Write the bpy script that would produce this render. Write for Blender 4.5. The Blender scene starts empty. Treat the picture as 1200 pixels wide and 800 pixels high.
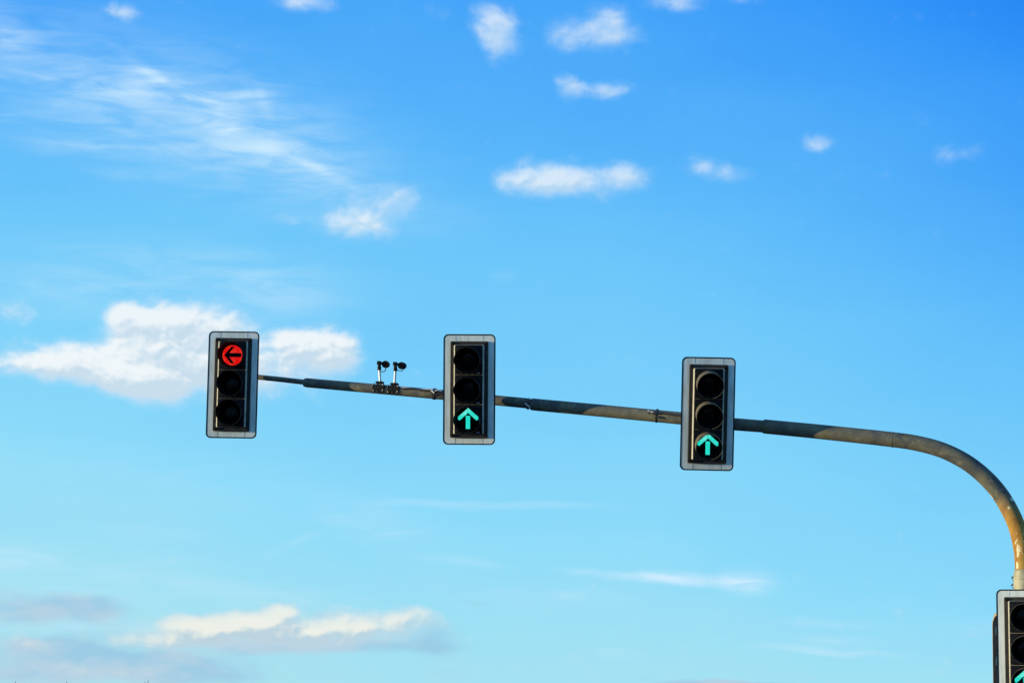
import bpy, bmesh, math, random
from mathutils import Vector, Matrix, noise as mnoise

random.seed(7)
SC = bpy.context.scene
COL = SC.collection
R = math.radians

# ------------------------------------------------------------------ camera
F = 2950.0                       # focal length in pixels of a 1200 px wide frame
PITCH, ROLL = R(10.0), R(1.1)
CAM = Vector((0, 0, 1.6))
fwd = Vector((0, math.cos(PITCH), math.sin(PITCH)))
up0 = Vector((0, -math.sin(PITCH), math.cos(PITCH)))
X0 = Vector((1, 0, 0))
rgt = X0 * math.cos(ROLL) + up0 * math.sin(ROLL)
upv = up0 * math.cos(ROLL) - X0 * math.sin(ROLL)
cd = bpy.data.cameras.new('camera'); cam = bpy.data.objects.new('camera', cd); COL.objects.link(cam)
m = Matrix((rgt, upv, -fwd)).transposed().to_4x4(); m.translation = CAM
cam.matrix_world = m
cd.sensor_width = 36; cd.lens = 36 * F / 1200; cd.clip_end = 5000
SC.camera = cam

def ray(px, py):
    return (fwd + rgt * (px - 600) / F + upv * (400 - py) / F)
def at(px, py, depth):
    return CAM + ray(px, py) * depth

# ------------------------------------------------------------------ light
SUN_EL = R(3.2)
PHI = R(9)                               # angle of the light to the signal boards' plane
travel = Vector((math.cos(PHI) * math.cos(SUN_EL), math.sin(PHI) * math.cos(SUN_EL), -math.sin(SUN_EL)))
sd = bpy.data.lights.new('sun', 'SUN'); sd.energy = 5.0; sd.angle = R(0.5); sd.color = (1.0, 0.85, 0.50)
sun = bpy.data.objects.new('sun', sd); COL.objects.link(sun)
sun.rotation_euler = travel.to_track_quat('-Z', 'Y').to_euler()
SC.view_settings.view_transform = 'Standard'; SC.view_settings.look = 'None'
SC.view_settings.exposure = 0; SC.view_settings.gamma = 1; SC.view_settings.use_curve_mapping = False
SC.render.engine = 'CYCLES'
SC.cycles.use_adaptive_sampling = True; SC.cycles.adaptive_threshold = 0.015; SC.cycles.adaptive_min_samples = 6
SC.cycles.max_bounces = 6

# ------------------------------------------------------------------ node helper
class N:
    def __init__(s, tree): s.t = tree; s.n = tree.nodes; s.l = tree.links
    def new(s, typ, **kw):
        n = s.n.new(typ)
        for k, v in kw.items(): setattr(n, k, v)
        return n
    def put(s, sock, v):
        if hasattr(v, 'is_output'): s.l.new(v, sock)
        elif v is not None: sock.default_value = v
    def math(s, op, a, b=None, c=None, clamp=False):
        n = s.new('ShaderNodeMath', operation=op, use_clamp=clamp)
        for i, v in enumerate((a, b, c)):
            if v is not None: s.put(n.inputs[i], v)
        return n.outputs[0]
    def vec(s, op, a, b=None, out=0):
        n = s.new('ShaderNodeVectorMath', operation=op); s.put(n.inputs[0], a)
        if b is not None:
            if op == 'SCALE': s.put(n.inputs['Scale'], b)
            else: s.put(n.inputs[1], b)
        return n.outputs[out]
    def rng(s, v, a, b, c=0.0, d=1.0, smooth=True):
        n = s.new('ShaderNodeMapRange', interpolation_type='SMOOTHSTEP' if smooth else 'LINEAR', clamp=True)
        s.put(n.inputs[0], v)
        for i, q in enumerate((a, b, c, d)): s.put(n.inputs[i + 1], q)
        return n.outputs[0]
    def noise(s, v, scale, detail=5, rough=.55, dist=0.0, col=False):
        n = s.new('ShaderNodeTexNoise', noise_dimensions='3D')
        if v is not None: s.put(n.inputs['Vector'], v)
        n.inputs['Scale'].default_value = scale; n.inputs['Detail'].default_value = detail
        n.inputs['Roughness'].default_value = rough; n.inputs['Distortion'].default_value = dist
        return n.outputs[1 if col else 0]
    def mapping(s, v, loc=(0, 0, 0), rot=(0, 0, 0), sc=(1, 1, 1), typ='POINT'):
        n = s.new('ShaderNodeMapping', vector_type=typ); s.put(n.inputs[0], v)
        n.inputs['Location'].default_value = loc; n.inputs['Rotation'].default_value = rot
        n.inputs['Scale'].default_value = sc
        return n.outputs[0]
    def mix(s, fac, a, b, blend='MIX'):
        n = s.new('ShaderNodeMix', data_type='RGBA', blend_type=blend, clamp_factor=True)
        s.put(n.inputs[0], fac)
        for i, v in ((6, a), (7, b)):
            s.put(n.inputs[i], v if hasattr(v, 'is_output') or len(v) == 4 else tuple(v) + (1,))
        return n.outputs[2]
    def ramp(s, fac, stops, interp='EASE'):
        n = s.new('ShaderNodeValToRGB'); s.put(n.inputs[0], fac); e = n.color_ramp; e.interpolation = interp
        while len(e.elements) < len(stops): e.elements.new(0.5)
        for el, (p, c) in zip(e.elements, stops): el.position = p; el.color = tuple(c) + (1,)
        return n.outputs[0]

def lin(*c):
    return tuple((v / 255 / 12.92) if v / 255 <= .04045 else ((v / 255 + .055) / 1.055) ** 2.4 for v in c)

# ------------------------------------------------------------------ sky and clouds (all laid out by azimuth and elevation)
UPD = F * math.pi / 180                    # photograph pixels per degree = 51.49
def azel(px, py):
    d = ray(px, py).normalized()
    return math.degrees(math.atan2(d.x, d.y)), math.degrees(math.asin(d.z))

W = bpy.data.worlds.new('World'); SC.world = W; W.use_nodes = True
w = N(W.node_tree)
bg = W.node_tree.nodes['Background']
tc = w.new('ShaderNodeTexCoord')
sep = w.new('ShaderNodeSeparateXYZ'); w.l.new(tc.outputs['Generated'], sep.inputs[0])
az = w.math('MULTIPLY', w.math('ARCTAN2', sep.outputs[0], sep.outputs[1]), 180 / math.pi)
el = w.math('MULTIPLY', w.math('ARCSINE', sep.outputs[2]), 180 / math.pi)
cmb = w.new('ShaderNodeCombineXYZ'); w.l.new(az, cmb.inputs[0]); w.l.new(el, cmb.inputs[1])
P = cmb.outputs[0]

sky = w.new('ShaderNodeTexSky', sky_type='NISHITA', sun_disc=False)
sky.sun_elevation = SUN_EL
sky.sun_rotation = math.atan2(-travel.x, -travel.y)
sky.air_density = 1.0; sky.dust_density = 0.6; sky.ozone_density = 3.0

# clear-air colour by height above the horizon and bearing (deeper away from the sun)
t = w.math('DIVIDE', w.math('SUBTRACT', 17.7, el), 15.4)            # 0 at 17.7 deg, 1 at 2.3 deg
b = w.math('POWER', w.math('MAXIMUM', w.math('DIVIDE', w.math('SUBTRACT', az, 0.0), 11.5), 0.0), 1.6)
b = w.math('MINIMUM', b, 1.3)
b = w.math('MULTIPLY', b, w.math('SUBTRACT', 0.29, w.math('MULTIPLY', t, 0.20)))
t = w.math('SUBTRACT', t, b)
lowf = w.noise(w.mapping(P, loc=(3, 1, 0), sc=(.12, .3, 1)), 1.0, 3, .5)
t = w.math('ADD', t, w.math('MULTIPLY', w.math('SUBTRACT', lowf, .5), .22))
t = w.math('ADD', t, w.math('MULTIPLY', w.rng(az, 1.0, -10.0), w.rng(el, 18.0, 11.0, 0.0, .10)))
tt = w.rng(t, -2.6, 1.2, 0, 1, smooth=False)
def tp(v): return (v + 2.6) / 3.8
air = w.ramp(tt, [
    (0.0, lin(14, 70, 170)), (tp(-1.0), lin(20, 96, 215)), (tp(-.45), lin(30, 128, 245)),
    (tp(-.2), lin(48, 150, 253)), (tp(.0), lin(70, 167, 254)), (tp(.2), lin(90, 185, 255)), (tp(.42), lin(112, 203, 255)),
    (tp(.6), lin(127, 213, 255)), (tp(.78), lin(144, 223, 255)), (tp(.97), lin(166, 230, 248)), (1.0, lin(178, 228, 240))], 'LINEAR')
nish = w.new('ShaderNodeVectorMath', operation='SCALE'); w.l.new(sky.outputs[0], nish.inputs[0]); nish.inputs['Scale'].default_value = .11
skycol = w.mix(.95, nish.outputs[0], air)
# unseen sky behind the viewer: mostly added flat blue, fill for boards and steel
back = w.rng(sep.outputs[1], -.2, .6)
back_fill = w.mix(.85, nish.outputs[0], w.mix(.65, air, lin(122, 198, 255)))
skycol = w.mix(back, back_fill, skycol)

def group(name, blobs, warp_px, warp_scale, seed):
    """density field = sum of soft ellipses placed by azimuth/elevation, edges folded by noise"""
    g = bpy.data.node_groups.new(name, 'ShaderNodeTree')
    g.interface.new_socket('P', in_out='INPUT', socket_type='NodeSocketVector')
    g.interface.new_socket('D', in_out='OUTPUT', socket_type='NodeSocketFloat')
    q = N(g); gi = q.new('NodeGroupInput'); go = q.new('NodeGroupOutput')
    p0 = gi.outputs[0]
    wn = q.noise(q.mapping(p0, loc=(seed, seed * .7, 0)), warp_scale, 4, .6, col=True)
    off = q.vec('SCALE', q.vec('SUBTRACT', wn, (.5, .5, .5)), 2 * warp_px / UPD)
    off = q.vec('MULTIPLY', off, (1, .8, 0))
    p = q.vec('ADD', p0, off)
    tot = None
    for (x, y, rx, ry, rot, s) in blobs:
        a, e = azel(x, y)
        pi = p
        if tot is not None:      # evaluate the chain one ellipse after another (keeps the shader stack short)
            tn = q.new('ShaderNodeVectorMath', operation='MULTIPLY_ADD')
            q.l.new(tot, tn.inputs[0]); tn.inputs[1].default_value = (1e-7, 1e-7, 0); q.l.new(p, tn.inputs[2]); pi = tn.outputs[0]
        mv = q.mapping(pi, loc=(a, e, 0), rot=(0, 0, R(-rot) - ROLL), sc=(rx / UPD, ry / UPD, 1), typ='TEXTURE')
        ln = q.vec('LENGTH', mv, out=1)
        v = q.rng(ln, 0.0, 1.45, s, 0.0)
        tot = v if tot is None else q.math('ADD', tot, v)
    q.l.new(tot, go.inputs[0])
    return g
def use(g, p):
    n = w.new('ShaderNodeGroup'); n.node_tree = g; w.l.new(p, n.inputs[0]); return n.outputs[0]

cum_blobs = [
    # large bank left of centre
    (240, 425, 110, 40, 0, .32), (170, 400, 60, 50, 0, .28), (120, 428, 115, 22, 0, .68), (45, 432, 60, 12, 3, .6), (78, 418, 34, 13, -8, .45), (150, 368, 26, 12, 0, .75), (172, 388, 42, 26, 0, .7),
    (232, 372, 55, 18, -3, .7), (165, 452, 48, 18, 10, .8), (140, 432, 60, 16, 15, .3), (218, 418, 75, 36, 0, .55), (290, 405, 50, 36, 0, .34),
    (345, 398, 22, 14, 0, .95), (388, 400, 34, 19, 8, .85), (366, 420, 50, 20, 0, .55), (398, 418, 26, 18, 0, .35), (18, 364, 26, 13, 0, .52),
    (355, 448, 66, 22, 0, .17), (280, 440, 80, 30, 0, .24),
    # small puffs high up
    (576, 24, 20, 18, 40, .62), (588, 45, 22, 20, 30, .62), (562, 12, 18, 10, 20, .3), (667, 42, 26, 15, 0, .62), (712, 32, 26, 18, 0, .75), (742, 42, 20, 8, 0, .3),
    (666, 102, 16, 12, 0, .7), (706, 103, 30, 8, 0, .6), (640, 208, 46, 16, -4, .85), (678, 215, 60, 15, 0, .5), (735, 205, 28, 12, 0, .72), (600, 218, 24, 9, 0, .3),
    (398, 262, 26, 15, 10, .62), (438, 266, 26, 12, 5, .7), (472, 233, 24, 17, 0, .62), (430, 242, 34, 18, -15, .45), (334, 257, 22, 6, 0, .35),
    (843, 203, 34, 10, 5, .55), (822, 192, 12, 9, 0, .35), (960, 168, 17, 10, 0, .6), (1118, 180, 26, 11, -8, .34), (147, 13, 22, 8, 4, .6), (355, 3, 30, 9, 0, .8),
    (512, 16, 18, 9, 0, .22), (790, 1, 32, 9, 0, .65), (875, 2, 18, 5, 0, .3), (1010, 205, 30, 12, 0, .10),
    # low bank above the horizon
    (330, 715, 21, 8, 0, 1.0), (290, 727, 36, 10, 0, .9), (232, 737, 38, 12, 5, .8), (300, 742, 125, 14, 0, .75), (428, 728, 75, 13, 0, .75), (385, 738, 90, 13, 0, .45), (200, 752, 60, 9, 0, .45), (490, 722, 34, 9, 0, .45),
    (30, 752, 50, 10, 0, .35), (150, 750, 60, 8, 0, .30), (110, 787, 80, 8, 0, .3),
]
cir_blobs = [
    (150, 104, 140, 13, 2, .5), (215, 108, 85, 12, 18, .7), (175, 84, 60, 7, 30, .5), (292, 116, 34, 8, 0, .6), (312, 132, 8, 30, -20, .35),
    (265, 153, 60, 10, 12, .45), (325, 178, 95, 22, 22, .45), (372, 198, 60, 7, 19, .7), (300, 190, 90, 20, 18, .3), (10, 40, 45, 26, 30, .5),
    (160, 130, 210, 62, 12, .42), (100, 172, 110, 14, 0, .3), (10, 140, 24, 5, 0, .3), (160, 208, 60, 8, 0, .22), (340, 160, 110, 50, 20, .25),
    (190, 120, 310, 95, 14, .38), (330, 200, 170, 60, 15, .2), (500, 250, 90, 30, 0, .12), (180, 560, 260, 40, 0, .16), (210, 330, 220, 48, 0, .42), (340, 350, 70, 36, 0, .26), (60, 345, 90, 30, 0, .22), (290, 320, 110, 26, 10, .2),
    (738, 675, 72, 5, 4, .85), (812, 680, 60, 7, 2, .7), (876, 681, 34, 13, 0, .95), (660, 697, 26, 5, 0, .25), (970, 762, 85, 4, 2, .7), (985, 750, 44, 6, 0, .45), (980, 730, 70, 6, 0, .2),
    (560, 593, 150, 5, -2, .36), (432, 610, 70, 22, 12, .36), (340, 638, 40, 5, -25, .2), (530, 656, 60, 6, 4, .34), (120, 735, 150, 9, 0, .35), (60, 700, 130, 14, 0, .3), (180, 625, 60, 8, 0, .22), (20, 652, 60, 16, 0, .5),
    (120, 660, 130, 18, 0, .2), (730, 765, 30, 5, 0, .25), (260, 690, 160, 12, 3, .3), (590, 325, 16, 10, 0, .14), (640, 700, 120, 14, 0, .12), (1150, 735, 60, 10, 0, .15),
]
gry_blobs = [
    (110, 772, 200, 36, 2, .6), (20, 705, 90, 22, 0, .45), (340, 748, 170, 20, 0, .42), (230, 780, 90, 14, 2, .35), (104, 712, 52, 20, 0, .9), (30, 716, 60, 16, 0, .45), (48, 757, 44, 9, 5, .75), (98, 764, 44, 10, 5, .6), (150, 782, 130, 15, 3, .65), (40, 790, 100, 14, 0, .55), (205, 772, 40, 9, 3, .35),
    (410, 752, 110, 9, 0, .5), (330, 755, 80, 9, 0, .45), (505, 742, 36, 24, 0, .5), (530, 770, 40, 36, 0, .3), (380, 720, 24, 6, 5, .4), (560, 704, 22, 8, 0, .3),
    (835, 800, 95, 5, 0, .9), (930, 800, 60, 3, 0, .4), (250, 755, 60, 10, 0, .3), (1150, 740, 40, 14, 0, .18),
]
gc = group('cumulus field', [(x, y, rx * (1.28 if y < 300 else 1.14), ry * (1.5 if y < 300 else 1.3), r_, s_ * (.82 if y < 300 else 1.0)) for x, y, rx, ry, r_, s_ in cum_blobs], 13, .9, 3.0)
gi_ = group('cirrus field', [(x, y, rx * (1 if y < 590 else 1.05), ry * (1 if y < 590 else 1.25), r_, s_ * (1 if y < 590 else 1.45)) for x, y, rx, ry, r_, s_ in cir_blobs], 12, .5, 11.0)
gg = group('grey field', gry_blobs, 12, .55, 23.0)

# cirrus
ci = use(gi_, P)
fib = w.noise(w.mapping(P, rot=(0, 0, R(14)), sc=(.5, 2.6, 1)), 1.1, 7, .56, .6)
ci = w.math('MULTIPLY', ci, w.rng(fib, .28, .72, .25, 1.35))
col = w.mix(w.math('MULTIPLY', ci, .50, clamp=True), skycol, lin(205, 236, 255))
# grey-blue low cloud
gy = use(gg, P)
gn = w.noise(w.mapping(P, loc=(5, 9, 0), sc=(.6, 1.8, 1)), 1.4, 7, .6)
gy = w.math('MULTIPLY', w.rng(w.math('ADD', gy, w.math('MULTIPLY', w.math('SUBTRACT', gn, .5), .8)), .05, .9), w.rng(gy, .0, .2))
pk = w.rng(w.noise(w.mapping(P, loc=(8, 2, 0), sc=(.5, 1.4, 1)), .9, 3), .4, .62)
gcol = w.mix(pk, lin(154, 200, 228), lin(182, 207, 226))
col = w.mix(w.math('MULTIPLY', gy, .85), col, gcol)
# cumulus: a thin veil round a firmer, lumpy core
cd0 = use(gc, P)
cd1 = use(gc, w.vec('ADD', P, (-.16, .24, 0)))
def lumps(off, scale, detail, rough):
    return w.noise(w.mapping(w.vec('ADD', P, off) if off else P, loc=(1, 4, 0), sc=(1, 1.3, 1)), scale, detail, rough, .35)
bil = lumps(None, 1.9, 8, .55)
bl0 = lumps(None, 1.9, 3, .5); bl1 = lumps((-.07, .10, 0), 1.9, 3, .5)
nz = w.math('SUBTRACT', bil, .5)
low = w.rng(el, 2.5, 8.0)
veil = w.math('MULTIPLY', w.rng(w.math('MULTIPLY_ADD', nz, .55, cd0), .02, .75), .55)
veil_c = w.mix(low, lin(196, 218, 230), lin(196, 226, 250))
col = w.mix(veil, col, veil_c)
core = w.rng(w.math('MULTIPLY_ADD', nz, 1.3, cd0), w.rng(low, 0, 1, .02, .20), w.rng(low, 0, 1, 1.25, .98))
lit = w.math('MULTIPLY', w.math('SUBTRACT', cd0, cd1), .85)
lit = w.math('MULTIPLY_ADD', w.math('SUBTRACT', bl0, bl1), 1.5, lit)
lit = w.math('MULTIPLY_ADD', nz, .35, lit)
lit = w.rng(lit, -.26, .46)
shade_c = w.mix(low, lin(188, 210, 222), lin(202, 222, 236))
light_c = w.mix(low, lin(240, 241, 230), lin(245, 249, 250))
ccol = w.mix(lit, shade_c, light_c)
dense = w.rng(cd0, .25, .9, .62, .92)
col = w.mix(w.math('MULTIPLY', w.math('MULTIPLY', core, dense), w.rng(el, 9.0, 13.5, 1.0, .60)), col, ccol)
# pale band meeting the ground
hz = w.rng(el, -.5, 1.6)
col = w.mix(hz, lin(170, 206, 222), col)
gnd = w.rng(el, -1.0, -.2)
col = w.mix(gnd, lin(90, 96, 90), col)
w.l.new(w.vec('SCALE', col, 10.0), bg.inputs[0]); bg.inputs[1].default_value = 0.1
W.cycles.sampling_method = 'MANUAL'; W.cycles.sample_map_resolution = 256

# ------------------------------------------------------------------ materials
def mat(name, base=(.5, .5, .5), rough=.5, metal=0.0, spec=.5):
    mt = bpy.data.materials.new(name); mt.use_nodes = True
    n = N(mt.node_tree); bs = mt.node_tree.nodes['Principled BSDF']
    bs.inputs['Base Color'].default_value = tuple(base) + (1,)
    bs.inputs['Roughness'].default_value = rough; bs.inputs['Metallic'].default_value = metal
    bs.inputs['Specular IOR Level'].default_value = spec
    tcn = n.new('ShaderNodeTexCoord'); ob = tcn.outputs['Object']
    return mt, n, bs, ob
def bump(n, bs, h, dist, strength=1.0):
    b_ = n.new('ShaderNodeBump'); b_.inputs['Distance'].default_value = dist; b_.inputs['Strength'].default_value = strength
    n.l.new(h, b_.inputs['Height']); n.l.new(b_.outputs[0], bs.inputs['Normal'])
def speck(name, c1, c2, scale, rough=.5, metal=0.0, r2=None, bmp=0.0, spec=.5, lo=.35, hi=.65, sc=(1, 1, 1)):
    mt, n, bs, ob = mat(name, c1, rough, metal, spec)
    v = n.mapping(ob, sc=sc)
    f = n.noise(v, scale, 7, .62)
    c = n.mix(n.rng(f, lo, hi), c1, c2); n.l.new(c, bs.inputs['Base Color'])
    if r2 is not None: n.l.new(n.rng(f, lo, hi, rough, r2), bs.inputs['Roughness'])
    if bmp: bump(n, bs, f, bmp)
    return mt

M = {}
def steel(name, warm=True):
    mt, n, bs, ob = mat(name, (.2, .18, .14), .62, .0, .14)
    a = n.noise(ob, 3.0, 8, .65)
    bnz = n.noise(n.mapping(ob, loc=(4, 3, 1), sc=(1, 1, 1)), 14, 7, .7)
    c = n.mix(n.rng(a, .35, .65), (.070, .076, .082), (.170, .155, .110))
    c = n.mix(n.math('MULTIPLY', n.rng(bnz, .52, .68), .55), c, (.27, .245, .18))
    c = n.mix(n.math('MULTIPLY', n.rng(n.noise(ob, 5.5, 6, .7), .56, .68), .6), c, (.14, .13, .045))
    c = n.mix(n.math('MULTIPLY', n.rng(n.noise(ob, 38, 5, .7), .60, .70), .75), c, (.035, .032, .03))
    n.l.new(c, bs.inputs['Base Color'])
    bump(n, bs, bnz, .004, .6)
    return mt, n, bs, ob, c
M['steel'] = steel('weathered galvanised steel')[0]
# bend: same steel with a worn orange paint band above the pole sleeve
mt, n, bs, ob, c = steel('bend steel with orange paint')
sp = n.new('ShaderNodeSeparateXYZ'); n.l.new(ob, sp.inputs[0]); bend_z = sp.outputs[2]
BEND = dict(mt=mt, n=n, bs=bs, ob=ob, c=c, z=bend_z)
M['bend'] = mt
M['sleeve'] = speck('pale painted steel', (.34, .31, .20), (.46, .42, .28), 9, .5, 0, .65, .002)
M['strap'] = speck('dark strap', (.03, .03, .035), (.08, .07, .06), 30, .5)
M['bright'] = speck('bright zinc', (.55, .54, .50), (.72, .70, .66), 30, .35, .2)
M['cable'] = speck('black cable', (.012, .012, .014), (.03, .03, .03), 40, .5)
M['edge'] = speck('black edge rubber', (.006, .007, .012), (.014, .014, .02), 20, .6, spec=.2)
M['shell'] = speck('charcoal housing', (.024, .022, .022), (.040, .036, .033), 12, .6, 0, .75, .001, spec=.25)
M['trim'] = speck('faded grey moulding', (.40, .36, .28), (.58, .53, .42), 16, .55, 0, .7, .001)
M['face'] = speck('black module face', (.0025, .003, .006), (.006, .007, .011), 10, .5, 0, .65, spec=.12)
M['hood_in'] = speck('black hood inside', (.005, .005, .006), (.010, .010, .011), 20, .8, spec=.1)
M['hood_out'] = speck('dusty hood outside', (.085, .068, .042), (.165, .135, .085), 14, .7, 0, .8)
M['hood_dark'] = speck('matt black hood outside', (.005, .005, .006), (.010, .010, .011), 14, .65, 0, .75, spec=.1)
M['dark'] = speck('black plastic', (.007, .007, .008), (.016, .016, .016), 18, .6, spec=.15)
M['pale_strip'] = speck('pale strip', (.6, .6, .62), (.75, .75, .78), 40, .5)
# reflective backing board: off-white sheeting, faint vertical dirt runs and panel joints
mt, n, bs, ob = mat('off white board sheeting', (.7, .7, .68), .42, 0, .4)
oi = n.new('ShaderNodeObjectInfo'); ob = n.vec('ADD', ob, n.vec('SCALE', oi.outputs['Location'], 1.0))
ob = n.vec('ADD', ob, n.math('MULTIPLY', oi.outputs['Random'], 30.0))
f = n.noise(n.mapping(ob, sc=(1, 1, .18)), 22, 6, .6); g = n.noise(ob, 5, 5, .6)
c = n.mix(n.rng(f, .38, .70), (.82, .85, .82), (.64, .67, .62))
c = n.mix(n.math('MULTIPLY', n.rng(g, .5, .7), .5), c, (.68, .71, .60))
n.l.new(c, bs.inputs['Base Color']); bump(n, bs, g, .002, .5)
M['board'] = mt
# unlit lens glass
mt, n, bs, ob = mat('dark signal glass', (.003, .003, .004), .14, 0, .10)
vz = n.new('ShaderNodeTexVoronoi'); n.l.new(ob, vz.inputs['Vector']); vz.inputs['Scale'].default_value = 60
bump(n, bs, vz.outputs[0], .004, .35)
M['glass'] = mt
def lampmat(name, c1, c2, strength, scale=9):
    mt, n, bs, ob = mat(name, tuple(x * .06 for x in c1), .35, 0, .2)
    f = n.noise(n.mapping(ob, loc=(.3, .2, .5)), scale, 3, .5)
    cc = n.mix(n.rng(f, .42, .66), c1, c2)
    v = n.new('ShaderNodeTexVoronoi'); n.l.new(ob, v.inputs['Vector']); v.inputs['Scale'].default_value = 75
    cc = n.mix(n.rng(v.outputs[0], .15, .75, 0, .55), cc, tuple(x * .55 for x in c1))
    n.l.new(cc, bs.inputs['Emission Color']); bs.inputs['Emission Strength'].default_value = strength
    return mt
M['red'] = lampmat('glowing red lens', (.92, .006, .008), (1.0, .045, .018), .88, 16)
M['green'] = lampmat('glowing green arrow', (.018, .84, .68), (.20, 1.0, .86), 1.0, 14)
M['mask'] = speck('arrow mask', (.012, .003, .004), (.02, .004, .005), 30, .6, spec=.1)
M['joint'] = speck('grey panel joint', (.30, .31, .31), (.42, .43, .42), 20, .6)
M['rust'] = speck('tan rusty shell', (.30, .20, .10), (.44, .36, .22), 9, .65, 0, .8, .002)

# ------------------------------------------------------------------ object helpers
def link(name, bm, mats, parent=None, smooth=False, label=None):
    me = bpy.data.meshes.new(name); bm.normal_update()
    bmesh.ops.recalc_face_normals(bm, faces=bm.faces[:])
    bm.to_mesh(me); bm.free()
    for q in (mats if isinstance(mats, (list, tuple)) else [mats]): me.materials.append(q)
    if smooth:
        me.polygons.foreach_set('use_smooth', [True] * len(me.polygons))
        me.set_sharp_from_angle(angle=R(38))
    o = bpy.data.objects.new(name, me); COL.objects.link(o)
    if parent: o.parent = parent
    if label: o['label'] = label
    return o
def thing(name, label, cat, loc=(0, 0, 0), rot=None, group=None):
    o = bpy.data.objects.new(name, None); COL.objects.link(o); o.location = loc; o.empty_display_size = .2
    if rot is not None: o.rotation_euler = rot
    o['label'] = label; o['category'] = cat
    if group: o['group'] = group
    return o
def struct(name, bm, mt):
    o = link(name, bm, mt); o['kind'] = 'structure'; return o

def box(bm, c, s, bev=0.0, rot=None, mi=0):
    r = bmesh.ops.create_cube(bm, size=1.0)
    vs = r['verts']
    for v in vs: v.co = Vector((v.co.x * s[0], v.co.y * s[1], v.co.z * s[2]))
    if bev > 0:
        es = list({e for v in vs for e in v.link_edges})
        rb = bmesh.ops.bevel(bm, geom=es, offset=bev, segments=2, affect='EDGES', profile=.5)
        vs = list({v for f_ in rb['faces'] for v in f_.verts} | {v for v in vs if v.is_valid})
    for v in vs:
        if rot is not None: v.co = rot @ v.co
        v.co += Vector(c)
    for f_ in {f_ for v in vs for f_ in v.link_faces}: f_.material_index = mi
def frame_of(d):
    d = d.normalized(); a = Vector((0, 0, 1)) if abs(d.z) < .9 else Vector((0, 1, 0))
    u = d.cross(a).normalized(); return u, u.cross(d).normalized()
def tube(bm, pts, rad, seg=12, caps=True, mi=0):
    """swept round tube through pts; rad is a number or one radius per point"""
    pts = [Vector(p) for p in pts]; k = len(pts)
    if not hasattr(rad, '__len__'): rad = [rad] * k
    rings = []; u0 = None
    for i, p in enumerate(pts):
        d = (pts[min(i + 1, k - 1)] - pts[max(i - 1, 0)]).normalized()
        if u0 is None: u, v = frame_of(d)
        else:
            u = (u0 - d * u0.dot(d)).normalized(); v = u.cross(d).normalized()
        u0 = u
        rings.append([bm.verts.new(p + (u * math.cos(2 * math.pi * j / seg) + v * math.sin(2 * math.pi * j / seg)) * rad[i]) for j in range(seg)])
    for a, b_ in zip(rings, rings[1:]):
        for j in range(seg):
            f_ = bm.faces.new((a[j], a[(j + 1) % seg], b_[(j + 1) % seg], b_[j])); f_.material_index = mi
    if caps:
        bm.faces.new(rings[0]).material_index = mi; bm.faces.new(rings[-1][::-1]).material_index = mi
def lathe(bm, prof, seg=32, mat4=None, mi=0):
    """prof: (radius, axial) pairs, axis = -Y (towards the viewer of a signal)"""
    rings = []
    for r_, a in prof:
        if r_ < 1e-6: rings.append([bm.verts.new((0, -a, 0))])
        else: rings.append([bm.verts.new((r_ * math.cos(2 * math.pi * j / seg), -a, r_ * math.sin(2 * math.pi * j / seg))) for j in range(seg)])
    for a, b_ in zip(rings, rings[1:]):
        for j in range(seg):
            q = [a[j % len(a)], a[(j + 1) % len(a)], b_[(j + 1) % len(b_)], b_[j % len(b_)]]
            q = list(dict.fromkeys(q))
            if len(q) > 2: bm.faces.new(q).material_index = mi
    if mat4 is not None: bmesh.ops.transform(bm, matrix=mat4, verts=[v for r_ in rings for v in r_])
def rrect(wd, ht, r_, seg=6, cx=0, cz=0):
    out = []
    for (sx, sz, a0) in ((1, 1, 0), (-1, 1, 90), (-1, -1, 180), (1, -1, 270)):
        for i in range(seg + 1):
            a = R(a0 + 90 * i / seg)
            out.append((cx + sx * (wd / 2 - r_) + r_ * math.cos(a), cz + sz * (ht / 2 - r_) + r_ * math.sin(a)))
    return out
def loft(bm, loops, close_first=True, close_last=True, mi=0):
    """loops: list of (outline, y); same number of points"""
    rings = [[bm.verts.new((x, y, z)) for x, z in lp] for lp, y in loops]
    k = len(rings[0])
    for a, b_ in zip(rings, rings[1:]):
        for j in range(k): bm.faces.new((a[j], a[(j + 1) % k], b_[(j + 1) % k], b_[j])).material_index = mi
    if close_first: bm.faces.new(rings[0][::-1]).material_index = mi
    if close_last: bm.faces.new(rings[-1]).material_index = mi
def poly_prism(bm, pts, y0, y1, mi=0):
    a = [bm.verts.new((x, y0, z)) for x, z in pts]; b_ = [bm.verts.new((x, y1, z)) for x, z in pts]
    f0 = bm.faces.new(a[::-1]); f1 = bm.faces.new(b_); k = len(a)
    f0.material_index = f1.material_index = mi
    for j in range(k): bm.faces.new((a[j], a[(j + 1) % k], b_[(j + 1) % k], b_[j])).material_index = mi
    bm.normal_update(); bmesh.ops.triangulate(bm, faces=[f0, f1], ngon_method='EAR_CLIP')

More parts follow.
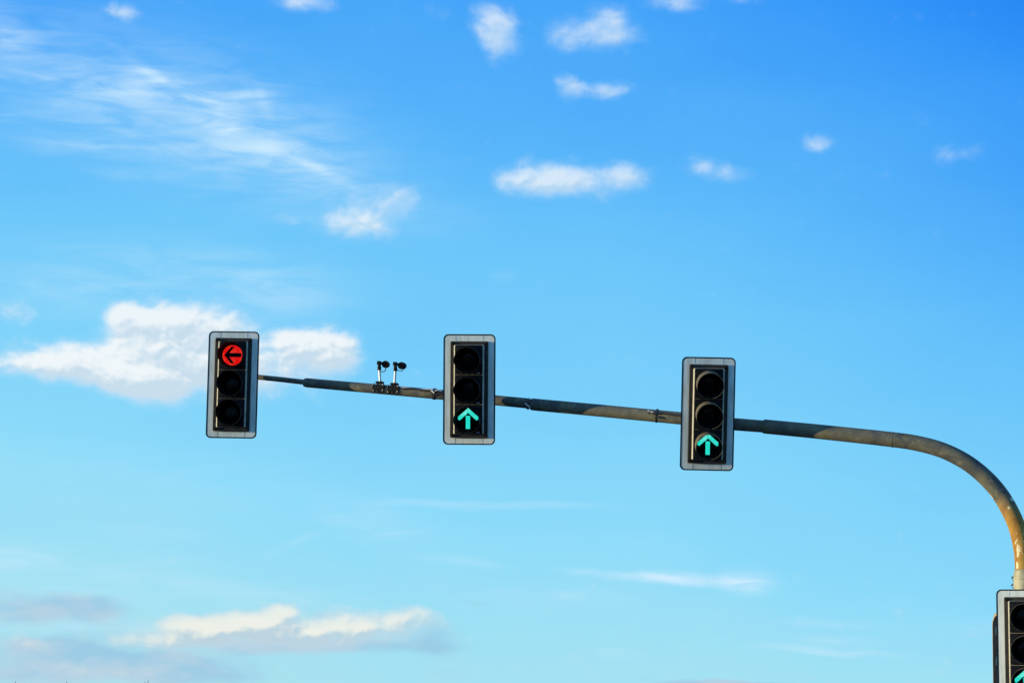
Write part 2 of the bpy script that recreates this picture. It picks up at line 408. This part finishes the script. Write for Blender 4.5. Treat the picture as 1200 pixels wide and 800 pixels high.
# ------------------------------------------------------------------ ground, road (below the frame, real surroundings)
M['grass'] = speck('short grass', (.045, .07, .02), (.09, .11, .04), 4, .9, bmp=.02)
M['asphalt'] = speck('asphalt', (.04, .04, .042), (.065, .064, .06), 60, .85, bmp=.003)
M['paving'] = speck('concrete paving', (.24, .23, .21), (.32, .31, .28), 8, .85, bmp=.002)
M['kerb'] = speck('kerb stone', (.30, .29, .27), (.38, .37, .34), 12, .8, bmp=.002)
M['paint'] = speck('road paint', (.6, .6, .58), (.78, .78, .75), 20, .7)
bm = bmesh.new(); box(bm, (0, 300, -.55), (4000, 4000, 1.0)); struct('ground', bm, M['grass'])
bm = bmesh.new(); box(bm, (-3.6, 120, -.02), (15.2, 700, .06)); struct('road', bm, M['asphalt'])
for nm, x0, x1 in (('pavement', 4.15, 7.6), ('pavement', -14.6, -11.35)):
    bm = bmesh.new(); box(bm, ((x0 + x1) / 2, 120, .055), (x1 - x0, 700, .15)); struct(nm, bm, M['paving'])
for x in (4.075, -11.275):
    bm = bmesh.new(); box(bm, (x, 120, .06), (.148, 700, .16), .02); struct('kerb', bm, M['kerb'])
bm = bmesh.new()
for x in (-7.4, -3.6, .2):
    for i in range(60):
        if -40 + i * 9 > 19.5 and -40 + i * 9 < 30: continue
        box(bm, (x + .1, -40 + i * 9, .0125), (.12, 3.0, .004))
box(bm, (-3.6, 20.5, .0125), (14.6, .5, .004)); struct('road_marking', bm, M['paint'])

# ------------------------------------------------------------------ the mast: a pole bent over the road
A_ = at(272, 440, 26.95); B_ = at(1200, 690, 24.35)
pl_n = Vector((B_.y - A_.y, -(B_.x - A_.x), 0)).normalized()
def onmast(px, py, off=0.0):
    d = ray(px, py); k = ((A_ - CAM).dot(pl_n) - off) / d.dot(pl_n)
    return CAM + d * k, k
ar = (B_ - A_); ar.z = 0; ar.normalize()          # horizontal direction of the arm, towards the pole
if pl_n.y < 0: pl_n = -pl_n                        # pl_n points away from the camera
pole_xy = onmast(1200.5, 690)[0]
BASE = Vector((pole_xy.x, pole_xy.y, .13))
mast = thing('signal_mast', 'weathered grey signal pole curving over into a long stepped overhead arm', 'pole', BASE)
def seg_pts(lst, sub=1):
    """list of (px, py, thickness_px) -> smooth world points and radii relative to the mast base"""
    P3 = []; RR = []
    w3 = [(onmast(x, y)) for x, y, _ in lst]
    rad = [th / 2 * dd[1] / F for (x, y, th), dd in zip(lst, w3)]
    pts = [q[0] - BASE for q in w3]
    k = len(pts)
    for i in range(k - 1):
        p0, p1, p2, p3 = pts[max(i - 1, 0)], pts[i], pts[i + 1], pts[min(i + 2, k - 1)]
        for j in range(sub):
            t_ = j / sub
            P3.append(.5 * ((2 * p1) + (p2 - p0) * t_ + (2 * p0 - 5 * p1 + 4 * p2 - p3) * t_ ** 2 + (3 * p1 - p0 - 3 * p2 + p3) * t_ ** 3))
            RR.append(rad[i] * (1 - t_) + rad[i + 1] * t_)
    P3.append(pts[-1]); RR.append(rad[-1])
    return P3, RR
# straight upright
top = onmast(1199.6, 669)[0] - BASE
bm = bmesh.new()
tube(bm, [(0, 0, .02), (0, 0, 1.2), (0, 0, top.z - .05), (0, 0, top.z), (0, 0, top.z + .012)], [.135, .130, .1015, .1005, .088], 40)
link('upright', bm, M['sleeve'], mast, True)
bend = [(1199.9, 672, 20.5), (1198.6, 648, 20.5), (1193.3, 622, 20.3), (1184.5, 600, 20.0), (1171, 577.5, 19.7), (1153, 557.5, 19.3), (1131, 540.5, 18.9), (1104, 527.2, 18.5),
        (1073, 518.8, 18.1), (1040, 514.2, 17.8), (1000, 509.8, 17.4), (950, 504.6, 17.1), (897, 499.6, 16.8), (895, 499.4, 16.4), (894, 499.3, 14.8)]
pb, rb = seg_pts(bend[:12], 5); p2, r2 = seg_pts(bend[12:], 1)
bm = bmesh.new(); tube(bm, pb + p2, rb + r2, 40); bend_o = link('bend_tube', bm, M['bend'], mast, True)
bend_o['label'] = 'curved tube with rusty orange paint above the upright'
def arm(name, lst, mt='steel'):
    p_, r_ = seg_pts(lst, 1); bm = bmesh.new(); tube(bm, p_, r_, 36); return link(name, bm, M[mt], mast, True)
arm('arm_section', [(900, 499.9, 14.2), (861, 496.9, 14.6), (798, 490.0, 14.6), (700, 480.6, 14.4), (625, 473.7, 14.2), (622.8, 473.5, 13.6), (621.6, 473.4, 11)])
arm('arm_section', [(626, 473.6, 10.6), (617, 472.3, 12.0), (580, 468.8, 12.0), (520, 462.6, 11.7), (440, 455.4, 11.3), (359.5, 448.3, 11.0), (356.6, 448.1, 9.4), (355.6, 448, 6.2)])
arm('arm_tip', [(362, 448.3, 6.2), (330, 444.6, 6.1), (303, 441.8, 6.0), (262, 437.4, 5.9)])
# straps, bands, cable runs
def on_arm(px, py): return onmast(px, py)[0] - BASE
def band(name, px, py, th, wpx, mt='strap', dpy=None):
    a = on_arm(px - wpx / 2, py - wpx / 2 * .093); b_ = on_arm(px + wpx / 2, py + wpx / 2 * .093)
    k = onmast(px, py)[1]; r_ = th / 2 * k / F
    bm = bmesh.new(); tube(bm, [a, a.lerp(b_, .1), a.lerp(b_, .9), b_], [r_ * .96, r_, r_, r_ * .96], 32)
    u = (b_ - a).normalized()
    box(bm, (a + b_) / 2 - pl_n * r_ * 1.0 + Vector((0, 0, r_ * .25)), (.05, .03, .03), .004)
    return link(name, bm, M[mt], mast, True)
band('clamp_band', 509.3, 461.5, 13.6, 3.2)
band('clamp_band', 769.8, 487.0, 16.4, 1.7)
band('clamp_band', 619, 473.0, 13.2, 2.2)
k_ = onmast(1046, 515)[1]; wa, wb = on_arm(1045.6, 514.95), on_arm(1046.6, 515.05)
bm = bmesh.new(); tube(bm, [wa, wa.lerp(wb, .5), wb], [9.0 * k_ / F, 9.3 * k_ / F, 9.0 * k_ / F], 36); link('weld_seam', bm, M['steel'], mast, True)
def wire(name, pts, r_=.006, mt='cable', front=.07):
    q = [on_arm(x, y) - pl_n * front for x, y in pts]
    P2 = []
    for i in range(len(q) - 1):
        p0, p1, p2_, p3 = q[max(i - 1, 0)], q[i], q[i + 1], q[min(i + 2, len(q) - 1)]
        for j in range(5):
            t_ = j / 5
            P2.append(.5 * ((2 * p1) + (p2_ - p0) * t_ + (2 * p0 - 5 * p1 + 4 * p2_ - p3) * t_ ** 2 + (3 * p1 - p0 - 3 * p2_ + p3) * t_ ** 3))
    P2.append(q[-1])
    bm = bmesh.new(); tube(bm, P2, r_, 8); return link(name, bm, M[mt], mast, True)
wire('cable', [(470, 454), (480, 455.2), (492, 456.6), (503, 456.9), (510, 457.6), (519, 459)], .011, 'bright', .035)
wire('cable', [(474, 456.4), (486, 456.2), (498, 458.3), (507, 458.6), (514, 459.6), (522, 461)], .009, 'cable', .062)
wire('strap_end', [(508, 458.2), (510, 460.3), (511.5, 461.8)], .008, 'bright', .075)
wire('strap_end', [(512.4, 459.2), (514.2, 458.9)], .009, 'bright', .075)
wire('cable', [(508, 462.8), (512, 463.4), (516, 462.6), (522, 464.2)], .012, 'cable', .062)
wire('cable', [(761.5, 483.4), (762.5, 484.9), (766, 485.2), (769.5, 485.3)], .008, 'cable', .078)
wire('strap_end', [(761.3, 483.6), (762.8, 482.4)], .010, 'bright', .078)
wire('strap_end', [(764, 484.0), (769, 484.4)], .008, 'bright', .078)
wire('cable', [(770.6, 489.3), (773, 489.6), (776, 490.9)], .010, 'cable', .076)
wire('cable', [(770.5, 485.8), (776, 485.2), (784, 485.8), (790, 486.8), (800, 488.2)], .008, 'cable', .072)
wire('cable', [(617, 472.5), (619, 475), (621, 476.7), (623, 478.6)], .008, 'bright', .068)
wire('strap_end', [(621.5, 468.6), (622.4, 467.2)], .010, 'bright', .066)
# bristling cable-tie ends on the left of the upright, just over the lowest signal
for (x, y, dx, dy) in ((1188.5, 677, -3.6, -1.6), (1188.5, 677, -3.2, .9), (1188.5, 682, -1.8, -2.2), (1188.5, 683.5, -4.2, 3.0), (1188.5, 685, -2.6, -1.2), (1188.5, 688, -2.4, .6)):
    a, _ = onmast(x + 1.5, y); b_, _ = onmast(x + dx, y + dy)
    bm = bmesh.new(); mid = a.lerp(b_, .55)
    tube(bm, [a - BASE, mid - BASE + Vector((0, 0, .004)), b_ - BASE], [.012, .009, .003], 6); link('tie_end', bm, M['cable'], mast)
for y in (677.5, 684.5):
    z = onmast(1200, y)[0].z - BASE.z
    bm = bmesh.new(); tube(bm, [(0, 0, z - .014), (0, 0, z - .012), (0, 0, z + .012), (0, 0, z + .014)], [.1025, .1045, .1045, .1025], 36); link('clamp_band', bm, M['sleeve'], mast, True)
# foot
bm = bmesh.new(); box(bm, (0, 0, .012), (.46, .46, .03), .004)
for sx in (-1, 1):
    for sy in (-1, 1): tube(bm, [(sx * .17, sy * .17, .02), (sx * .17, sy * .17, .075)], .018, 6)
link('base_flange', bm, M['steel'], mast)
bm = bmesh.new(); box(bm, (0, -.129, .75), (.11, .02, .42), .006); dr = link('access_door', bm, M['sleeve'], mast)
bm = bmesh.new(); tube(bm, [(0, -.137, .9), (0, -.147, .9)], .012, 6); link('lock', bm, M['dark'], dr)
# orange band material by height on the bend
z_hi = onmast(1176, 583)[0].z - BASE.z; z_lo = top.z
n, bs, ob, z = BEND['n'], BEND['bs'], BEND['ob'], BEND['z']
wob = n.math('MULTIPLY', n.math('SUBTRACT', n.noise(n.mapping(ob, sc=(1, 1, .35)), 7, 5, .6), .5), .9)
zz = n.math('ADD', z, wob)
msk = n.rng(zz, z_hi + .10, z_hi - .34)
on = n.noise(n.mapping(ob, loc=(2, 2, 2), sc=(1, 1, .5)), 11, 6, .65)
oc = n.mix(n.rng(on, .36, .64), (.36, .15, .02), (.50, .30, .06))
c = n.mix(n.math('MULTIPLY', msk, .92), BEND['c'], oc)
pn = n.noise(n.mapping(ob, loc=(9, 1.3, 4.1), sc=(1, 1, .6)), 8.5, 3, .55)
peel = n.math('MULTIPLY', n.rng(pn, .615, .64), n.rng(z, z_hi + .12, z_hi - .02))
c = n.mix(peel, c, (.72, .62, .40))
n.l.new(c, bs.inputs['Base Color'])

# ------------------------------------------------------------------ traffic signals
BW, BH = .537, 1.134
def disc_arrow_up():
    return [(0, .116), (.104, .026), (.104, -.004), (.085, -.010), (0, .066), (-.085, -.010), (-.104, -.004), (-.104, .026)], \
           [(-.0235, .036), (.0200, .036), (.0200, -.098), (-.0235, -.098)]
def make_signal(loc, yaw, tilt, lit, label, hood='dusty', hood_len=.19, droop=5.0, arm_off=None, strips=False, hood_r=.134):
    s = thing('traffic_signal', label, 'traffic signal', loc, (R(-tilt), 0, R(yaw)), 'traffic signals on the mast')
    s.rotation_euler = (Matrix.Rotation(R(yaw), 3, 'Z') @ Matrix.Rotation(R(tilt), 3, 'X')).to_euler()
    # backing board with black edging
    bm = bmesh.new(); o_ = rrect(BW - .022, BH - .022, .040)
    loft(bm, [(o_, .004), (o_, -.004)]); bd = link('backboard', bm, M['board'], s)
    bm = bmesh.new()
    loft(bm, [(rrect(BW - .026, BH - .026, .038), -.0045), (rrect(BW - .026, BH - .026, .038), -.0055), (rrect(BW, BH, .050), -.0055), (rrect(BW, BH, .050), .009), (rrect(BW - .026, BH - .026, .038), .009), (rrect(BW - .026, BH - .026, .038), .0065)], False, False)
    link('edging', bm, M['edge'], bd, True)
    for x in (-.142, .142):
        for zc in (.527, -.527):
            bm = bmesh.new(); box(bm, (x, -.0045, zc), (.0025, .002, .052)); link('seam', bm, M['joint'], bd)
    # housing: flat outer frame then the raised body
    bm = bmesh.new(); o1 = rrect(.388, .988, .012, 3); o2 = rrect(.380, .980, .010, 3)
    loft(bm, [(o1, -.005), (o1, -.028), (o2, -.032)]); hs = link('housing', bm, M['shell'], s)
    for x in (-.172, .172):
        for zc in (.468, -.468):
            bm = bmesh.new(); box(bm, (x, -.040, zc), (.030, .018, .024), .003); link('corner_clip', bm, M['dark'], hs)
    bm = bmesh.new()
    T0 = rrect(.312, .914, .010, 2); T1 = rrect(.290, .892, .006, 2)
    loft(bm, [(T0, -.032), (T0, -.046), (T1, -.060), (rrect(.282, .884, .005, 2), -.058)], True, True)
    link('trim', bm, M['trim'], s, False)
    # rear shell
    bm = bmesh.new(); loft(bm, [(rrect(.33, .93, .03, 4), .006), (rrect(.32, .92, .04, 4), .09), (rrect(.25, .85, .06, 4), .13)])
    link('rear_shell', bm, M['dark'], s, True)
    for i, zc in enumerate((.3045, 0, -.3045)):
        colour = ('red', 'amber', 'green')[i]
        bm = bmesh.new(); box(bm, (0, -.064, zc), (.280, .014, .300), .005)
        if strips: box(bm, (.098, -.0725, zc - .135), (.034, .006, .0062), .001, mi=1)  # small pale strip at the lower right of each module
        lathe(bm, [(.128, .070), (.128, .078), (.122, .080), (.112, .078), (.112, .070)], 40, Matrix.Translation((0, 0, zc)), mi=0)
        md = link('module', bm, [M['face'], M['pale_strip']], s, True)
        on_ = (lit == colour)
        bm = bmesh.new(); lathe(bm, [(.108, .072), (.100, .079), (.085, .085), (.06, .090), (.03, .093), (0, .094)], 40, Matrix.Translation((0, 0, zc)))
        if colour == 'red' and on_:
            ln = link('lens', bm, M['red'], s, True, 'round lens lit red'); bm = bmesh.new()
            pts = [(-.084, 0), (-.012, .088), (.022, .088), (-.030, .021), (.096, .021), (.096, -.021), (-.030, -.021), (.022, -.088), (-.012, -.088)]
            poly_prism(bm, [(x, z + zc) for x, z in pts], -.0955, -.0975); link('arrow', bm, M['mask'], ln, False, 'black left arrow over the red lens')
        else:
            ln = link('lens', bm, M['glass'], s, True)
            if on_:
                ch, st = disc_arrow_up()
                bm = bmesh.new()
                poly_prism(bm, [(x, z + zc) for x, z in ch], -.0955, -.0985); poly_prism(bm, [(x, z + zc) for x, z in st], -.0955, -.0985)
                link('arrow', bm, M['green'], ln, False, 'glowing green upward arrow')
        # hood: round tunnel open underneath, drooping forward
        bm = bmesh.new(); seg = 40; inn = []; outr = []
        for k in range(seg + 1):
            a = R(-76 + 332 * k / seg)
            # length shortens towards the lower edge (cutaway)
            Lk = hood_len * (1 - .42 * max(0, -math.sin(a)) ** 1.2)
            row_o = []; row_i = []
            for q in range(5):
                f_ = q / 4; yy = .070 + Lk * f_; dz = -math.tan(R(droop)) * (Lk * f_)
                ro = .129 + (hood_r - .129) * f_
                row_o.append(bm.verts.new((ro * math.cos(a), -yy, zc + ro * math.sin(a) + dz)))
                row_i.append(bm.verts.new(((ro - .0035) * math.cos(a), -yy, zc + (ro - .0035) * math.sin(a) + dz)))
            inn.append(row_i); outr.append(row_o)
        for k in range(seg):
            for q in range(4):
                bm.faces.new((outr[k][q], outr[k + 1][q], outr[k + 1][q + 1], outr[k][q + 1])).material_index = 0
                bm.faces.new((inn[k][q + 1], inn[k + 1][q + 1], inn[k + 1][q], inn[k][q])).material_index = 1
            f_ = bm.faces.new((outr[k][4], outr[k + 1][4], inn[k + 1][4], inn[k][4])); f_.material_index = 0
            bm.faces.new((outr[k + 1][0], outr[k][0], inn[k][0], inn[k + 1][0])).material_index = 1
        for k in (0, seg):
            for q in range(4): bm.faces.new((outr[k][q], outr[k][q + 1], inn[k][q + 1], inn[k][q])).material_index = 0
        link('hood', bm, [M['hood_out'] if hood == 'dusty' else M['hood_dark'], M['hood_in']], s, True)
    # bracket back to the arm: two short tubes and a vertical rail, clamp round the arm
    if arm_off is not None:
        inv = s.rotation_euler.to_matrix().inverted()
        q = inv @ (Vector(arm_off) - Vector(loc))
        bm = bmesh.new()
        for zc in (.30, -.30):
            tube(bm, [(0, .10, zc), (0, .20, zc), (q.x * .9, q.y - .02, q.z + .2 * (1 if zc > 0 else -1))], .024, 12)
        tube(bm, [(q.x, q.y - .03, q.z + .24), (q.x, q.y - .03, q.z - .24)], .028, 12)
        link('bracket', bm, M['steel'], s, True)
    return s

def sig_at(px, py, depth): return at(px, py, depth)
# centre pixels measured on the photograph
def dep(px, py, off): return onmast(px, py)[1] - off
S1 = at(272.6, 450.6, dep(272.6, 438, .34)); S2 = at(549.9, 456.2, dep(549.9, 465, .36)); S3 = at(829.4, 484.8, dep(829.4, 493, .30)); S4 = at(1202.0, 760.0, 24.05)
print('DEPTHS', dep(272.6, 438, 0), dep(549.9, 465, 0), dep(829.4, 493, 0))
make_signal(S1, -2.0, 3, 'red', 'dark three-lamp signal with lit red left arrow at the tip of the arm', 'dark', .20, 3, onmast(272.6, 438.5)[0])
make_signal(S2, -5.0, 9, 'green', 'signal with green up arrow in middle of arm, right of the two detectors', 'dark', .21, 3, onmast(549.9, 465.7)[0], True)
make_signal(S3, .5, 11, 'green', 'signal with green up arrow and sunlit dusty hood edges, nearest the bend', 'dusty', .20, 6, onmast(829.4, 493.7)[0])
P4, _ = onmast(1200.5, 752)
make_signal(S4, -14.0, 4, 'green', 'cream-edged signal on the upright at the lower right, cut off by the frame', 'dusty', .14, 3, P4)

# ------------------------------------------------------------------ rounded tan shell showing behind the lowest signal
c0 = at(1176.7, 776, 24.75)
sh = thing('side_signal', 'rounded tan signal shell peeking out behind left edge of the lowest signal', 'signal housing', c0, (0, 0, R(-76)))
bm = bmesh.new()
loft(bm, [(rrect(.30, .98, .12, 8), .09), (rrect(.34, 1.02, .13, 8), .04), (rrect(.34, 1.02, .13, 8), -.03), (rrect(.31, .99, .12, 8), -.05)])
link('body', bm, M['rust'], sh, True)
bm = bmesh.new(); loft(bm, [(rrect(.27, .93, .10, 8), -.0505), (rrect(.26, .92, .10, 8), -.058)]); link('face_plate', bm, M['face'], sh, True)
for zc in (.30, 0, -.30):
    bm = bmesh.new(); lathe(bm, [(.075, .058), (.06, .062), (.03, .064), (0, .065)], 32, Matrix.Translation((0, 0, zc))); link('lens', bm, M['glass'], sh, True)
bm = bmesh.new()
qq = Matrix.Rotation(R(76), 3, 'Z') @ (P4 - c0)
bm.free()
for zc in (.3, -.3):
    bm = bmesh.new(); tube(bm, [(0, .085, zc), (qq.x * .5, .10, zc), (qq.x, qq.y, zc)], .022, 10)
    link('bracket', bm, M['steel'], sh, True)

# ------------------------------------------------------------------ two round detectors on posts
def detector(px_base, py_base, px_top, py_top, px_ball, py_ball, label, yaw, hook):
    b0, k = onmast(px_base, py_base, 0.0); r_arm = 5.8 * k / F
    root = thing('traffic_detector', label, 'detector', b0, None, 'detectors on the arm')
    fr = -pl_n * (r_arm * .9)
    def L(px, py, off=0.0): return onmast(px, py, 0)[0] - b0 + fr * off
    bm = bmesh.new()
    rot = Matrix((ar, pl_n, Vector((0, 0, 1)))).transposed()
    tl = Matrix.Rotation(R(5.5), 3, pl_n)
    rr = rot
    box(bm, Vector(fr) + Vector((0, 0, .0)), (.135, .026, .052), .006, rr)
    box(bm, Vector(fr) * .2 + Vector((0, 0, r_arm + .008)), (.075, .07, .022), .004, rr)
    for sx in (-.055, 0.0, .055): tube(bm, [Vector(fr) + ar * sx + Vector((0, 0, .05)), Vector(fr) + ar * sx + Vector((0, 0, -.055))], .0065, 8)
    link('mounting_clamp', bm, M['dark'], root)
    for sx, sz in ((-.055, .034), (.056, .030), (.052, -.028), (-.05, -.03)):
        bm = bmesh.new(); box(bm, Vector(fr) * 1.02 - pl_n * .018 + ar * sx + Vector((0, 0, sz)), (.009, .008, .009), .002, rr); link('bolt', bm, M['bright'], root)
    pt = L(px_top, py_top); pb_ = L(px_base, py_base - 4.6)
    bm = bmesh.new(); tube(bm, [pb_ + Vector((0, 0, -.03)), pb_ + Vector((0, 0, .05)), pt], [.0145, .0125, .0125], 16); link('post', bm, M['bright'], root, True)
    bm = bmesh.new(); tube(bm, [pt - Vector((0, 0, .012)), pt + Vector((0, 0, .022)), pt + Vector((0, 0, .045)), pt + Vector((0, 0, .085))], [.019, .021, .015, .018], 14)
    pbm = L(px_ball, py_ball)
    tube(bm, [pt + Vector((0, 0, .06)), pt.lerp(pbm, .35) + Vector((0, 0, .045)), pbm], [.017, .016, .02], 12)
    box(bm, pt + Vector((0, 0, .066)) - ar * .006, (.036, .05, .042), .008, rr)
    link('knuckle', bm, M['dark'], root, True)
    bm = bmesh.new(); k2 = 4.3 * k / F
    prof = [(0, -.062), (k2 * .45, -.058), (k2 * .8, -.040), (k2 * .97, -.012), (k2, .008), (k2 * .96, .026), (k2 * .86, .034), (k2 * .80, .030), (k2 * .5, .020), (0, .016)]
    lathe(bm, prof, 28, Matrix.Translation(pbm) @ Matrix.Rotation(R(yaw), 4, 'Z') @ Matrix.Rotation(R(4), 4, 'X'))
    hd = link('camera_head', bm, M['dark'], root, True)
    bm = bmesh.new(); lathe(bm, [(k2 * .5, .021), (k2 * .42, .030), (k2 * .2, .036), (0, .038)], 20, Matrix.Translation(pbm) @ Matrix.Rotation(R(yaw), 4, 'Z') @ Matrix.Rotation(R(4), 4, 'X'))
    link('lens', bm, M['glass'], hd, True)
    q = [L(*h) for h in hook]
    bm = bmesh.new(); tube(bm, q, .0045, 6); link('cable', bm, M['cable'], root)
detector(445.2, 455.0, 444.5, 432.6, 452.2, 426.9, 'left of the two round black detectors on short posts above the arm', -18,
         [(451.8, 430.5), (451.9, 433.2), (450.6, 435.2), (447, 435.5), (444.6, 435.3), (443.2, 434.4)])
detector(462.4, 456.8, 463.3, 433.6, 471.2, 428.4, 'right of the two round black detectors on posts, nearer the centre signal', -32,
         [(473.4, 431.5), (471.6, 434.3), (469, 434.5), (465.6, 433.2)])

# ------------------------------------------------------------------ bare trees whose topmost twigs just reach into the frame
M['bark'] = speck('bare bark', (.05, .042, .035), (.10, .085, .07), 14, .85, bmp=.004)
def bare_tree(px, py, depth, label, seed, tips):
    rnd = random.Random(seed); tip = at(px, py, depth); base = Vector((tip.x, tip.y, 0)); H = tip.z
    root = thing('bare_tree', label, 'tree', base, None, 'bare trees below the horizon line')
    bm = bmesh.new(); lean = [Vector((0, 0, -.05)), Vector((.04, .02, H * .25)), Vector((-.05, .03, H * .5)), Vector((.03, 0, H * .72)), Vector((0, 0, H * .86))]
    tube(bm, lean, [.11, .09, .065, .035, .016], 10); link('trunk', bm, M['bark'], root, True)
    bm = bmesh.new()
    def br(p, d, ln_, r_, lev):
        pts = [p]; dd = d.copy()
        for i in range(4):
            dd = (dd + Vector((rnd.uniform(-.2, .2), rnd.uniform(-.2, .2), rnd.uniform(0, .22)))).normalized(); pts.append(pts[-1] + dd * ln_ / 4)
        for q in pts[1:]: q.z = min(q.z, H - .30)
        tube(bm, pts, [r_, r_ * .8, r_ * .6, r_ * .4, r_ * .2], 5)
        if lev < 2:
            for i in range(5):
                q = pts[1 + i % 4]; ang = rnd.uniform(0, 6.28)
                br(q, (dd * .7 + Vector((math.cos(ang), math.sin(ang), .3)) * .7).normalized(), ln_ * .5, r_ * .5, lev + 1)
    for i in range(22):
        f_ = .3 + .52 * i / 22; ang = i * 2.4 + rnd.uniform(-.3, .3)
        br(Vector((0, 0, H * f_)), Vector((math.cos(ang), math.sin(ang), .75)).normalized(), H * (.42 - .3 * (f_ - .3)), .028, 0)
    for (dx, dz) in tips:       # leader twigs, offsets in metres from the top point
        tube(bm, [(0, 0, H * .85), (dx * .3, 0, H * .93), (dx * .7, 0, H - .15 + dz * .4), (dx, 0, H + dz)], [.018, .014, .012, .007], 6)
    link('crown', bm, M['bark'], root)
bare_tree(18, 797.5, 84, 'bare tree tip, leftmost of three along the bottom edge', 3, [(0, 0), (-.12, -.10)])
bare_tree(80, 797.8, 80, 'bare tree tip, middle one of three along the bottom edge', 8, [(-.05, 0), (.06, -.08)])
bare_tree(172, 796.0, 82, 'bare tree tip leaning right, rightmost of three along the bottom edge', 12, [(.05, 0.0), (-.06, -.05)])
